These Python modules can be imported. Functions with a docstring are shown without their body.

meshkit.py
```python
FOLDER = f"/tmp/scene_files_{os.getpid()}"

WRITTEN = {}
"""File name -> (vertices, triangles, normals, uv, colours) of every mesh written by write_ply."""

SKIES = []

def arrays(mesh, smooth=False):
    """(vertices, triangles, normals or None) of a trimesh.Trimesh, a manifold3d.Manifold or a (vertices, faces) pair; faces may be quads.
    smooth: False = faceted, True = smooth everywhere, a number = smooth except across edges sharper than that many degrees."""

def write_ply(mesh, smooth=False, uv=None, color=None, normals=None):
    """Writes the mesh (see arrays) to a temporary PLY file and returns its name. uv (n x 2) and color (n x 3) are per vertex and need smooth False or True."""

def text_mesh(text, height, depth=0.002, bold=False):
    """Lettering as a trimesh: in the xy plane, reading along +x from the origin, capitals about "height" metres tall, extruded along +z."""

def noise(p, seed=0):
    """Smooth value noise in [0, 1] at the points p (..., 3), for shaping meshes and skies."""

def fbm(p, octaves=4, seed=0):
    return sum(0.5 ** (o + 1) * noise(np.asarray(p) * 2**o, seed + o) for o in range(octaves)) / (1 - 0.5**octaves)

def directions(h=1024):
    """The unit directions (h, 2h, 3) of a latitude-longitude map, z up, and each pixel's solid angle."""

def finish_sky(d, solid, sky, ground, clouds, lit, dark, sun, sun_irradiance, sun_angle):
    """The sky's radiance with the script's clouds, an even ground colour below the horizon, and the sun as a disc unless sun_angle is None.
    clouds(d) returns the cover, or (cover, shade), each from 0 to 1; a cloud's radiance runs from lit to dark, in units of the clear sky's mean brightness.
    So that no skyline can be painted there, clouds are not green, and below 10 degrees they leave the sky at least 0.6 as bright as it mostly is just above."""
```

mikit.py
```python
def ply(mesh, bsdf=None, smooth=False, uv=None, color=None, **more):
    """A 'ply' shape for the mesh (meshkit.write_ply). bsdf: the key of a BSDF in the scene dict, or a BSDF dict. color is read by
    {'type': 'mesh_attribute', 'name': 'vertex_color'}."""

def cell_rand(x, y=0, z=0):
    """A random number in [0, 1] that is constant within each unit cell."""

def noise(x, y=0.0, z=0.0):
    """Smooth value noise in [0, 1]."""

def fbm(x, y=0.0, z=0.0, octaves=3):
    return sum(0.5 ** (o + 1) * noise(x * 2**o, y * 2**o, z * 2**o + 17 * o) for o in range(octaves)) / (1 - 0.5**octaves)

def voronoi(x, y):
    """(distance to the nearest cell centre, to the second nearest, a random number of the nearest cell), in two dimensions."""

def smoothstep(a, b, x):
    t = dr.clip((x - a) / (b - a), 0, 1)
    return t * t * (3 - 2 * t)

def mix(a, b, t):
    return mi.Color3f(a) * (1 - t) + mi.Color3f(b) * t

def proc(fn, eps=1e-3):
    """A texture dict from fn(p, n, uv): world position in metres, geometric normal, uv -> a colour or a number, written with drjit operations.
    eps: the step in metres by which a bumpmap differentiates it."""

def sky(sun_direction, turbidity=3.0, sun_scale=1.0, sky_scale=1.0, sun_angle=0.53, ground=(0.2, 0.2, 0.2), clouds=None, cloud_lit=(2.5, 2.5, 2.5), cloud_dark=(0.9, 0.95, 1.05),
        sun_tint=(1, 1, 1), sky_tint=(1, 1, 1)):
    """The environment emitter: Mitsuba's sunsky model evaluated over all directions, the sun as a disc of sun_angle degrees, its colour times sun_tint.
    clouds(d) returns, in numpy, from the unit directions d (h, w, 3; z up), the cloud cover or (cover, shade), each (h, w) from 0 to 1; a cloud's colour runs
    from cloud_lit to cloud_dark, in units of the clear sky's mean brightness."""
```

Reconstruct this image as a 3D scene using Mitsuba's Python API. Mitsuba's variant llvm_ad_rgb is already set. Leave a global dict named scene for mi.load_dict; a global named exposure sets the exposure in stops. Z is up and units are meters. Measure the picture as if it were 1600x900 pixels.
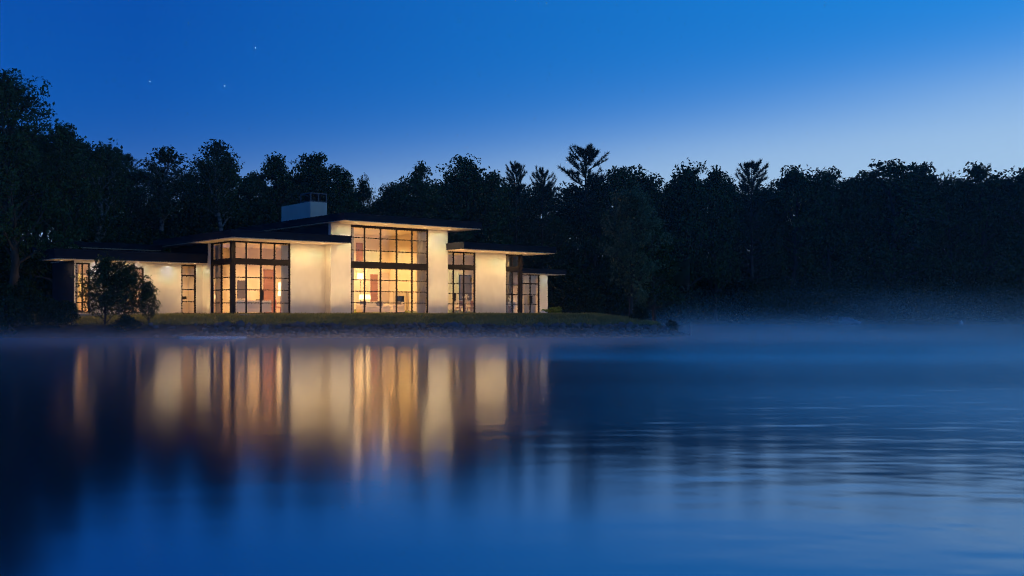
import math, random
import numpy as np, trimesh, shapely
from shapely.geometry import Polygon, LineString
import drjit as dr, mitsuba as mi
import mikit, meshkit
from mikit import fbm, noise, mix, smoothstep

T = mi.ScalarTransform4f
scene, labels = {}, {}
random.seed(7)
R = np.random.default_rng(7)

# ------------------------------------------------------------------ camera, sky, exposure
EYE = 1.4                                   # eye height over the lake (m)
F = 1600.0                                  # focal length in pixels of the 1600 x 900 photograph
exposure = 0.0
scene['camera'] = {'type': 'perspective', 'fov': 2 * math.degrees(math.atan(800 / F)), 'fov_axis': 'x',
                   'principal_point_offset_y': -40 / 900., 'near_clip': 0.1, 'far_clip': 4000.0,
                   'to_world': T().look_at(origin=[0, 0, EYE], target=[0, 10, EYE], up=[0, 0, 1])}
SUNSET = math.radians(70)                   # bearing of the sunset, clockwise from the view


def twilight(d):
    el = np.degrees(np.arcsin(np.clip(d[..., 2], -1, 1)))
    az = np.arctan2(d[..., 0], d[..., 1])
    mid = 5.1 + 8.6 * np.cos(az - SUNSET)
    veil = 0.84 / (1 + np.exp(np.clip((el - mid) / 1.25, -30, 30)))          # pale band over the horizon
    streak = meshkit.fbm(np.stack([d[..., 0] * 3, d[..., 1] * 3, d[..., 2] * 22], -1), 3)
    veil = np.clip(veil * (0.93 + 0.14 * (streak - 0.5)), 0, 1)
    glow = 0.80 * np.clip(np.cos(az - SUNSET), 0, 1) ** 1.05 * np.clip(1 - el / 75, 0, 1)   # azure afterglow above it
    cover = veil + (1 - veil) * glow
    return cover, (1 - veil) * glow / np.maximum(cover, 1e-6)


_az, _el = math.radians(70), math.radians(12)
scene['sky'] = mikit.sky([math.sin(_az) * math.cos(_el), math.cos(_az) * math.cos(_el), math.sin(_el)], turbidity=2, sun_scale=0.0, sky_scale=1.0,
                         sky_tint=(0.07, 1.3, 5.0), ground=(0.02, 0.03, 0.03), clouds=twilight,
                         cloud_lit=(4.0, 5.5, 6.8), cloud_dark=(0.15, 3.2, 8.1))
scene['sky']['sampling_weight'] = 10.0


def at(px, py, D):
    """The point at distance D (along the view) that stands at this place of the photograph."""
    return np.array([(px - 800) / F * D, D, EYE + (490 - py) / F * D])


# ------------------------------------------------------------------ materials
def rgb(*c): return {'type': 'rgb', 'value': list(c)}
def two(b): return {'type': 'twosided', 'bsdf': b}
def diffuse(*c): return two({'type': 'diffuse', 'reflectance': rgb(*c)})


def stucco_fn(p, n, uv):
    a = fbm(p.x * 0.5, p.y * 0.5, p.z * 0.35, octaves=4)
    b = fbm(p.x * 2.5 + 9, p.y * 2.5, p.z * 1.2, octaves=3)
    t = 0.65 * a + 0.35 * b
    damp = smoothstep(1.95, 1.35, p.z + 0.5 * b)
    c = mix([0.56, 0.495, 0.395], [0.63, 0.565, 0.46], smoothstep(0.3, 0.7, t))
    return mix(c, [0.45, 0.39, 0.30], damp * 0.4)


def wood_fn(p, n, uv):
    g = fbm(p.x * 1.3, p.y * 1.3, p.z * 14, octaves=3)
    return mix([0.24, 0.10, 0.035], [0.40, 0.19, 0.075], g)


def cedar_fn(p, n, uv):
    s = (p.x * 0.766 + p.y * 0.643)
    g = noise(dr.floor(s / 0.14) * 3.7, 1.0) * 0.6 + 0.4 * fbm(s * 30, (p.y * .766 - p.x * .643) * 1.2, octaves=2)
    return mix([0.60, 0.46, 0.32], [0.72, 0.57, 0.41], g)


def ground_fn(p, n, uv):
    a = fbm(p.x * 0.35, p.y * 0.35, octaves=4)
    b = fbm(p.x * 3.1, p.y * 3.1, octaves=3)
    g = mix([0.075, 0.088, 0.028], [0.16, 0.165, 0.055], smoothstep(0.3, 0.7, 0.5 * a + 0.5 * b))
    dirt = mix([0.045, 0.037, 0.028], [0.085, 0.072, 0.055], b)
    return mix(dirt, g, smoothstep(0.62, 0.95, p.z + 0.25 * (b - .5)))


def rock_fn(p, n, uv):
    a = fbm(p.x * 4, p.y * 4, p.z * 4, octaves=4)
    c = mikit.cell_rand(dr.floor(p.x * 1.7), dr.floor(p.y * 1.7), 3)
    base = mix([0.06, 0.055, 0.052], [0.20, 0.185, 0.175], 0.5 * a + 0.5 * c)
    return mix(base, [0.05, 0.055, 0.04], smoothstep(0.22, 0.02, p.z) * 0.7)


def bark_fn(p, n, uv):
    a = fbm(p.x * 5, p.y * 5, p.z * 1.6, octaves=3)
    return mix([0.035, 0.028, 0.022], [0.10, 0.085, 0.07], a)


def pale_bark_fn(p, n, uv):
    a = fbm(p.x * 2, p.y * 2, p.z * 6, octaves=3)
    return mix([0.06, 0.055, 0.05], [0.22, 0.20, 0.18], smoothstep(0.35, 0.55, a))


M = {
    'stucco': two({'type': 'diffuse', 'reflectance': mikit.proc(stucco_fn)}),
    'inner_plaster': diffuse(0.72, 0.63, 0.48),
    'inner_floor': diffuse(0.60, 0.50, 0.38),
    'cedar': two({'type': 'diffuse', 'reflectance': mikit.proc(cedar_fn)}),
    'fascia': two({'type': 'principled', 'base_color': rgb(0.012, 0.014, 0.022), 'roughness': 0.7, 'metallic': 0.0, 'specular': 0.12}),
    'bronze': two({'type': 'principled', 'base_color': rgb(0.013, 0.010, 0.009), 'roughness': 0.6, 'specular': 0.08}),
    'flashing': two({'type': 'principled', 'base_color': rgb(0.08, 0.08, 0.09), 'roughness': 0.5, 'specular': 0.4}),
    'glass': {'type': 'thindielectric', 'int_ior': 1.5},
    'concrete': diffuse(0.42, 0.39, 0.34),
    'wood': two({'type': 'diffuse', 'reflectance': mikit.proc(wood_fn)}),
    'drape': {'type': 'principledthin', 'base_color': rgb(0.46, 0.41, 0.34), 'roughness': 0.9, 'diff_trans': 0.9, 'spec_trans': 0.0, 'eta': 1.02},
    'fabric': diffuse(0.62, 0.55, 0.44),
    'cushion': diffuse(0.17, 0.14, 0.10),
    'screen': two({'type': 'roughplastic', 'diffuse_reflectance': rgb(0.10, 0.075, 0.06), 'alpha': 0.2}),
    'art': diffuse(0.085, 0.065, 0.055),
    'art_light': diffuse(0.55, 0.47, 0.36),
    'red_cloth': diffuse(0.42, 0.10, 0.05),
    'porcelain': diffuse(0.7, 0.68, 0.62),
    'petal': diffuse(0.8, 0.78, 0.7),
    'brick': diffuse(0.33, 0.25, 0.19),
    'soot': diffuse(0.02, 0.018, 0.016),
    'ground': two({'type': 'diffuse', 'reflectance': mikit.proc(ground_fn)}),
    'rock': two({'type': 'diffuse', 'reflectance': mikit.proc(rock_fn)}),
    'bark': two({'type': 'diffuse', 'reflectance': mikit.proc(bark_fn)}),
    'pale_bark': two({'type': 'diffuse', 'reflectance': mikit.proc(pale_bark_fn)}),
    'leaf': two({'type': 'diffuse', 'reflectance': {'type': 'mesh_attribute', 'name': 'vertex_color'}}),
    'soft_leaf': {'type': 'principledthin', 'base_color': {'type': 'mesh_attribute', 'name': 'vertex_color'}, 'roughness': 0.6, 'diff_trans': 1.0, 'spec_trans': 0.0, 'eta': 1.3},
    'canoe_paint': two({'type': 'roughplastic', 'diffuse_reflectance': rgb(0.62, 0.68, 0.76), 'alpha': 0.15}),
    'white_paint': two({'type': 'roughplastic', 'diffuse_reflectance': rgb(0.75, 0.75, 0.75), 'alpha': 0.12}),
}
scene.update({'mat_' + k: v for k, v in M.items()})


# ------------------------------------------------------------------ naming helpers
def numbered(key):
    if key not in scene and key not in taken:
        taken.add(key)
        return key
    n = 1
    while f'{key}_{n:03d}' in taken:
        n += 1
    taken.add(f'{key}_{n:03d}')
    return f'{key}_{n:03d}'


taken = set()


def thing(name, label, cat, group=None, kind=None):
    k = numbered(name)
    labels[k] = {'label': label, 'category': cat}
    if group: labels[k]['group'] = group
    if kind: labels[k]['kind'] = kind
    return k


def part(holder, name, mesh, mat, label=None, smooth=False, kind=None, color=None, **more):
    k = numbered(f'{holder}__{name}')
    scene[k] = mikit.ply(mesh, 'mat_' + mat if mat else None, smooth=smooth, color=color, **more)
    if label or kind:
        labels[k] = {}
        if label: labels[k]['label'] = label
        if kind: labels[k]['kind'] = kind
    return k


def whole(name, mesh, mat, label, cat, group=None, kind=None, smooth=False, **more):
    k = thing(name, label, cat, group, kind)
    scene[k] = mikit.ply(mesh, 'mat_' + mat, smooth=smooth, **more)
    return k


def struct(name, mesh, mat, smooth=False):
    taken.add(name)
    scene[name] = mikit.ply(mesh, 'mat_' + mat, smooth=smooth)
    labels[name] = {'kind': 'structure'}


cat_ = trimesh.util.concatenate


def box(x0, x1, y0, y1, z0, z1):
    m = trimesh.creation.box((x1 - x0, y1 - y0, z1 - z0))
    m.apply_translation([(x0 + x1) / 2, (y0 + y1) / 2, (z0 + z1) / 2])
    return m


def soft_box(x0, x1, y0, y1, z0, z1, r=0.06, n=4):
    """A box with rounded edges."""
    m = trimesh.creation.icosphere(subdivisions=2)
    v = np.array(m.vertices)
    h = np.array([x1 - x0, y1 - y0, z1 - z0]) / 2
    r = min(r, *(h * 0.95))
    v = np.sign(np.round(v, 6)) * (h - r) + v * r
    m.vertices = v + [(x0 + x1) / 2, (y0 + y1) / 2, (z0 + z1) / 2]
    return m


def tube(points, radii, sides=6):
    p = np.asarray(points, float)
    t = np.gradient(p, axis=0)
    t /= np.linalg.norm(t, axis=1, keepdims=True) + 1e-12
    a = np.cross(t, np.where(np.abs(t[:, 2:]) < 0.9, [0, 0, 1.0], [1.0, 0, 0]))
    a /= np.linalg.norm(a, axis=1, keepdims=True) + 1e-12
    b = np.cross(t, a)
    ang = np.arange(sides) * 2 * np.pi / sides
    rr = np.broadcast_to(radii, (len(p),))[:, None, None]
    v = (p[:, None] + rr * (np.cos(ang)[None, :, None] * a[:, None] + np.sin(ang)[None, :, None] * b[:, None])).reshape(-1, 3)
    i, j = np.meshgrid(np.arange(len(p) - 1), np.arange(sides), indexing='ij')
    q = np.stack([i * sides + j, i * sides + (j + 1) % sides, (i + 1) * sides + (j + 1) % sides, (i + 1) * sides + j], -1).reshape(-1, 4)
    return v, np.vstack([q[:, [0, 1, 2]], q[:, [0, 2, 3]]])


def tubes(lst):
    vs, fs, o = [], [], 0
    for v, f in lst:
        vs.append(v); fs.append(f + o); o += len(v)
    return np.vstack(vs), np.vstack(fs)


# ------------------------------------------------------------------ ground, water
LAND = Polygon([(-700, 20), (-110, 34), (-60, 46), (-42, 53.5), (-34, 57.0), (-28, 58.6), (-22, 58.9), (-12, 58.7), (0, 59.0), (5, 59.6), (8.2, 60.6), (10.2, 62.5),
                (11.2, 66), (11.6, 74), (11.4, 90), (12.5, 110), (16, 124), (24, 130), (45, 131), (75, 130.5), (110, 128), (180, 118), (700, 90), (700, 1500), (-700, 1500)])
EDGE = LAND.boundary


def shore(x, y):
    """Signed distance inland of the shoreline (m)."""
    pts = shapely.points(np.asarray(x, float), np.asarray(y, float))
    d = shapely.distance(pts, EDGE)
    return np.where(shapely.contains(LAND, pts), d, -d)


def land_z(x, y):
    x, y = np.asarray(x, float), np.asarray(y, float)
    s = shore(x, y) + 0.5 * (meshkit.fbm(np.stack([x * .35, y * .35, x * 0], -1), 3) - .5)
    near = np.clip((95 - y) / 20, 0, 1)                       # the house's bank is steep, the far shore flat
    steep = np.interp(s, [-30, -4, -1.2, 0, 1.6, 3.2, 5.5, 200], [-2.5, -1.6, -0.7, -0.05, 0.72, 1.02, 1.30, 1.36])
    flat = np.interp(s, [-30, -4, 0, 2, 9, 20, 60, 160, 400], [-2.5, -0.8, -0.05, 0.3, 0.9, 2.6, 9.0, 16, 18])
    z = steep * near + flat * (1 - near)
    back = np.clip((y - 75) / 40, 0, 1)
    return z + back * np.interp(s, [0, 20, 60, 110, 250], [0, .5, 5.0, 12, 16]) * near + back * .3 * np.clip(s / 20, 0, 1) + 0.07 * (meshkit.fbm(np.stack([x * .8, y * .8, x * 0 + 5], -1), 2) - .5) * np.clip(s, 0, 1)


gx = np.unique(np.concatenate([np.linspace(-1500, -70, 24), np.arange(-70, -40, 2.0), np.arange(-40, 22, 0.45), np.arange(22, 100, 3.0), np.linspace(100, 1500, 24)]))
gy = np.unique(np.concatenate([np.linspace(-300, 36, 10), np.arange(36, 54, 1.5), np.arange(54, 76, 0.4), np.arange(76, 150, 2.0), np.linspace(150, 2500, 18)]))
GX, GY = np.meshgrid(gx, gy)
GZ = land_z(GX.ravel(), GY.ravel())
i, j = np.meshgrid(np.arange(len(gy) - 1), np.arange(len(gx) - 1), indexing='ij')
q = np.stack([i * len(gx) + j, i * len(gx) + j + 1, (i + 1) * len(gx) + j + 1, (i + 1) * len(gx) + j], -1).reshape(-1, 4)
struct('ground', (np.stack([GX.ravel(), GY.ravel(), GZ], -1), q), 'ground', smooth=True)


def breeze(p):
    """1 where a light breeze ruffles the lake (to the right), 0 where it lies still."""
    w = fbm(p.x * 0.05 + 3, p.y * 0.12, octaves=2)
    return smoothstep(-1.0, 9.0, p.x + 0.12 * p.y + 7 * (w - .5)) * smoothstep(1.0, 6.0, p.y) * smoothstep(75.0, 30.0, p.y) * (0.35 + 0.9 * w)


def ripple_fn(p, n, uv):
    """Height of the small waves."""
    k = breeze(p)
    a = fbm(p.x * 0.55 + 0.25 * p.y, p.y * 1.7 - 0.3 * p.x, octaves=2)
    b = fbm(p.x * 0.16, p.y * 0.42 - .05 * p.x, octaves=2)
    c = fbm(p.x * 2.2, p.y * 4.1, octaves=2)
    return (a - .5) * (0.0014 + 0.030 * k) + (b - .5) * 0.0025 + (c - .5) * 0.012 * k


def water_bsdf(alpha):
    return {'type': 'bumpmap', 'nested_texture': mikit.proc(ripple_fn, eps=0.02), 'scale': 1.0,
            'nested_bsdf': {'type': 'blendbsdf', 'weight': 0.26,
                            'first': {'type': 'roughplastic', 'int_ior': 1.9, 'alpha': alpha, 'distribution': 'beckmann', 'diffuse_reflectance': rgb(0.004, 0.06, 0.11)},
                            'second': {'type': 'roughconductor', 'material': 'none', 'alpha': alpha, 'distribution': 'beckmann', 'specular_reflectance': rgb(0.80, 0.92, 0.98)}}}


scene['mat_water'] = two({'type': 'blendbsdf', 'weight': mikit.proc(lambda p, n, uv: breeze(p)), 'first': water_bsdf(0.018), 'second': water_bsdf(0.15)})
wm = trimesh.Trimesh([[-1500, -300, 0], [1500, -300, 0], [1500, 400, 0], [-1500, 400, 0]], [[0, 1, 2], [0, 2, 3]], process=False)
taken.add('water')
scene['water'] = mikit.ply(wm, 'mat_water', uv=np.array([[-1500, -300], [1500, -300], [1500, 400], [-1500, 400.]]))
labels['water'] = {'kind': 'structure'}

# ------------------------------------------------------------------ the house
# Plan axes: a runs along the fronts (to the right and away), b into the house; the origin is the glass corner of the left block.
PHI = math.radians(40)
HOUSE = np.eye(4)
HOUSE[:2, 0] = [math.cos(PHI), math.sin(PHI)]
HOUSE[:2, 1] = [-math.sin(PHI), math.cos(PHI)]
HOUSE[:3, 3] = [-18.07, 66.0, 1.4]           # floor level 1.4


def H(mesh):
    if isinstance(mesh, tuple):
        mesh = trimesh.Trimesh(mesh[0], mesh[1] if mesh[1].shape[1] == 3 else np.vstack([mesh[1][:, [0, 1, 2]], mesh[1][:, [0, 2, 3]]]), process=False)
    m = mesh.copy()
    m.apply_transform(HOUSE)
    return m


def hp(a, b, z): return (HOUSE @ [a, b, z, 1])[:3]


house = thing('lake_house', 'modern stucco house with flat layered roofs and tall glowing windows on the lake bank', 'house')


def hpart(name, mesh, mat, label=None, **k): return part(house, name, H(mesh), mat, label, **k)


def wall_a(b0, b1, outline, holes=()):
    """A wall along a: outline and holes are polygons in (a, z)."""
    m = trimesh.creation.extrude_polygon(Polygon(outline, holes), b1 - b0, engine='earcut')
    v = np.array(m.vertices)
    m.vertices = np.stack([v[:, 0], b1 - v[:, 2], v[:, 1]], -1)
    return m


def slab(poly, z0, z1, holes=()):
    m = trimesh.creation.extrude_polygon(Polygon(poly, holes), z1 - z0, engine='earcut')
    m.apply_translation([0, 0, z0])
    return m


def rect(x0, x1, y0, y1): return [(x0, y0), (x1, y0), (x1, y1), (x0, y1)]


ZL, ZC, ZR, ZW = 4.72, 6.17, 4.68, 3.34      # wall tops of left, central, right blocks and of the low wings
# stucco walls
hpart('wall', box(4.2, 6.815, 0, 0.3, -.02, ZL), 'stucco')                               # left block front
hpart('wall', box(0, 0.3, 3.30, 10.0, -.02, ZL), 'stucco')                               # left block side
hpart('wall', box(6.82, 8.40, -0.78, -0.48, -.02, ZC), 'stucco')                         # left pier
hpart('wall', box(14.95, 16.72, -0.78, -0.48, -.02, ZC), 'stucco')                       # right pier
hpart('wall', box(6.82, 7.12, -0.478, 12.0, -.02, ZC), 'stucco')                         # central block sides
hpart('wall', box(16.42, 16.72, -0.478, 12.0, -.02, ZC), 'stucco')
hpart('wall', box(7.122, 16.418, 11.7, 12.0, -.02, ZC), 'stucco')
hpart('wall', box(0.302, 6.818, 9.7, 10.0, -.02, ZL), 'stucco')
hpart('wall', box(19.72, 22.74, -0.28, 0.02, -.02, ZR), 'stucco')                        # right block front
hpart('wall', box(24.1, 24.4, 2.3, 7.0, -.02, ZR), 'stucco')
hpart('wall', box(16.722, 24.098, 6.7, 7.0, -.02, ZR), 'stucco')
hpart('wall', box(29.72, 30.65, 3.6, 3.9, -.02, ZW), 'stucco')                           # right wing pier
hpart('wall', box(30.35, 30.65, 3.902, 9.0, -.02, ZW), 'stucco')
hpart('wall', box(24.402, 30.348, 8.7, 9.0, -.02, ZW), 'stucco')
hpart('wall', wall_a(4.57, 4.87, [(-8.36, -.02), (-1.47, -.02), (-1.47, ZW), (-8.36, ZW)], [rect(-5.23, -3.98, 0.05, 3.0), rect(-8.28, -7.40, 0.05, 3.2)]), 'stucco')   # left wing front
hpart('wall', box(-0.45, -0.003, 4.57, 4.87, -.02, ZW), 'stucco')
hpart('wall', box(-8.36, -8.06, 4.872, 9.0, -.02, ZW), 'stucco')
hpart('wall', box(-8.058, -0.003, 8.7, 9.0, -.02, ZW), 'stucco')
hpart('wall', box(-7.0, -1.45, 9.3, 9.6, 2.0, 4.35), 'fascia')                            # rear block
# plinth
hpart('plinth', cat_([box(-0.15, 7.0, -0.15, 10, -.45, -.025), box(7.0, 16.9, -0.95, 12, -.45, -.026), box(16.9, 24.55, -.45, 7, -.45, -.027),
                      box(24.55, 30.8, 3.45, 9, -.45, -.028), box(-8.5, -0.15, 4.42, 9, -.45, -.029)]), 'concrete')

for r_ in ((-0.3, 6.86, -2.3, -0.153), (6.864, 16.95, -3.1, -0.953), (16.954, 25.0, -2.9, -0.453), (25.004, 31.6, 2.4, 3.447), (-9.2, -0.304, 3.2, 4.417)):
    hpart('added_paving', box(*r_, -.30, -.03), 'concrete')  # added pale paving that bounces lamp light up to the soffits
# roofs: a dark slab with its own timber soffit under it
def roof(name, poly, z, h, inset=0.05):
    p = Polygon(poly)
    k = hpart(name, trimesh.util.concatenate([slab(poly, z, z + h * .82), slab(list(p.buffer(.035, join_style=2).exterior.coords)[:-1], z + h * .82 + .002, z + h)]), 'fascia')
    q_ = list(p.buffer(-inset, join_style=2).exterior.coords)[:-1]
    part(k, 'soffit', H(slab(q_, z - .05, z - .002)), 'cedar')
    return k


rL = roof('roof', [(-1.1, -2.4), (7.45, -2.4), (7.45, -.80), (6.79, -.80), (6.79, 10.6), (-1.1, 10.6)], ZL + .053, .46)
rC = roof('roof', [(6.44, -3.18), (18.03, -3.18), (18.03, 13.0), (6.44, 13.0)], ZC + .053, .47)
rR = roof('roof', [(16.55, -2.96), (25.6, -2.96), (25.6, 7.6), (16.76, 7.6), (16.76, -.80), (16.55, -.80)], ZR + .053, .48)
rW = roof('roof', [(24.43, 2.7), (32.0, 2.7), (32.0, 9.6), (24.43, 9.6)], ZW + .053, .40)
rX = roof('roof', [(-9.8, 3.67), (-0.05, 3.67), (-0.05, 9.6), (-8.42, 9.6), (-8.42, 6.4), (-9.8, 6.4)], ZW + .053, .60)
hpart('dark_panel', box(-8.40, -8.363, 4.56, 9.0, 0, ZW - .01), 'fascia', 'added dark panel for the shade on the left end of the low wing')  # added dark sheet standing in for shade on the unlit end wall
hpart('dark_panel', box(-0.035, -0.003, 3.68, 10.0, ZW + .66, ZL), 'fascia', 'dark panel over the left block side above the low wing roof')  # dark sheet laid over the upper stucco side
rB = roof('roof', [(-8.3, 8.0), (-1.46, 8.0), (-1.46, 14.0), (-8.3, 14.0)], 4.40, .36)

hpart('dark_panel', box(6.785, 6.817, -.45, 12.0, ZL + .54, ZC), 'fascia', 'dark panel over the central block side above the left roof')  # dark sheet covering the stucco strip between the two roofs
# chimney
ch = hpart('chimney', box(9.0, 10.40, 6.0, 10.6, 6.4, 8.36), 'stucco', 'pale rectangular chimney block on the roof')
capm = [box(9.0, 10.4, 6.0, 7.6, 8.363, 8.44), box(9.0, 10.4, 6.0, 7.6, 8.98, 9.05)] + [box(x, x + .08, y, y + .08, 8.442, 8.978) for x in (9.0, 9.66, 10.32) for y in (6.0, 7.52)]
part(ch, 'cap', H(cat_(capm)), 'flashing', 'dark metal chimney cap')
part(ch, 'flue', H(box(9.25, 10.1, 6.3, 7.3, 8.442, 8.9)), 'soot')


# ---- windows: frame, mullions, muntins, bands and panes
def window(axis, pos, s0, s1, z0, z1, cols, rows, band=None, label=None, out=-1, name='window', handle=None, post=None):
    """axis 'a': the window stands in the plane b = pos and runs along a; axis 'b': in a = pos, along b. cols, rows: positions of the bars."""
    def B(s_0, s_1, za, zb, d0, d1):
        lo, hi = sorted((pos + out * d0, pos + out * d1))
        return H(box(s_0, s_1, lo, hi, za, zb) if axis == 'a' else box(lo, hi, s_0, s_1, za, zb))
    fr = 0.075
    w = part(house, name, cat_([B(s0, s0 + fr, z0, z1, -.06, .07), B(s1 - fr, s1, z0, z1, -.06, .07), B(s0 + fr, s1 - fr, z0, z0 + .07, -.06, .07), B(s0 + fr, s1 - fr, z1 - .08, z1, -.06, .07)]), 'bronze', label)
    for c in cols:
        part(w, 'mullion', B(c - .036, c + .036, z0 + .072, z1 - .082, -.05, .06), 'bronze')
    if band:
        part(w, 'band', B(s0 + fr + .002, s1 - fr - .002, band[0], band[1], -.055, .085), 'bronze')
    edges = [s0 + fr] + list(cols) + [s1 - fr]
    for r in rows:
        for e0, e1 in zip(edges[:-1], edges[1:]):
            part(w, 'muntin', B(e0 + (.038 if e0 in cols else .002), e1 - (.038 if e1 in cols else .002), r - .028, r + .028, -.03, .035), 'bronze')
    cuts = sorted([z0 + .07, z1 - .08] + list(rows) + (list(band) if band else []))
    for e0, e1 in zip(edges[:-1], edges[1:]):
        for c0, c1 in zip(cuts[:-1], cuts[1:]):
            if band and abs(c0 - band[0]) < 1e-6:
                continue
            m = trimesh.Trimesh([[e0, 0, c0], [e1, 0, c0], [e1, 0, c1], [e0, 0, c1]], [[0, 1, 2], [0, 2, 3]], process=False)
            v = np.array(m.vertices)
            m.vertices = np.stack([v[:, 0], v[:, 1] + pos, v[:, 2]], -1) if axis == 'a' else np.stack([v[:, 1] + pos, v[:, 0], v[:, 2]], -1)
            part(w, 'pane', H(m), 'glass')
    for hd in handle or ():
        part(w, 'handle', B(hd[0] - .13, hd[0] + .13, hd[1], hd[2], .10, .16), 'bronze')
    return w


hpart('corner_post', box(-0.02, 0.22, -0.02, 0.22, -.02, ZL), 'bronze')
window('a', 0.12, 0.225, 4.195, -.015, ZL - .01, [1.06, 2.10, 3.07], [0.70, 1.56, 2.36], (3.20, 3.60), 'tall corner window with four columns of panes', handle=[(2.10, .90, 1.52)])
window('b', 0.12, 0.225, 3.295, -.015, ZL - .01, [1.76], [0.70, 1.56, 2.36], (3.20, 3.60))
hpart('header', box(8.402, 14.948, -.74, -.56, 6.082, ZC - .002), 'bronze')
window('a', -0.66, 8.405, 14.945, -.015, 6.08, [9.56, 10.88, 12.23, 13.56], [0.76, 1.56, 2.36, 4.42, 5.30], (3.17, 3.63), 'large two-storey window of five columns of panes')
window('a', -0.16, 16.725, 19.715, -.015, ZR - .01, [17.67, 18.65], [0.74, 1.52, 2.28], (3.32, 3.70), handle=[(17.67, .92, 1.5)])
hpart('corner_post', box(24.16, 24.42, -0.30, -0.04, -.02, ZR), 'bronze')
window('a', -0.16, 22.745, 24.155, -.015, ZR - .01, [23.45], [0.74, 1.52, 2.28], (3.32, 3.70))
window('b', 24.28, -0.035, 2.295, -.015, ZR - .01, [0.80, 1.55], [0.74, 1.52, 2.28], (3.32, 3.70), out=1)
window('a', 3.72, 24.45, 29.715, -.015, ZW - .01, [25.4, 26.5, 27.55, 28.71], [0.80, 1.60], (2.50, 2.60), handle=[(28.71, .85, 1.5)])
window('a', 4.70, -5.225, -3.985, 0.055, 2.995, [-4.62], [], (2.42, 2.50))
window('a', 4.70, -8.275, -7.405, 0.055, 3.195, [-7.84], [0.70, 1.30, 1.90, 2.50], None, 'narrow gridded window at the far left end of the low wing')
# glazed door of the left wing
window('a', 4.66, -1.465, -0.455, -.015, ZW - .06, [], [0.80, 1.62], (2.50, 2.60), 'single glazed door with a transom pane', name='door', handle=[(-1.28, .95, 1.15)])

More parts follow.
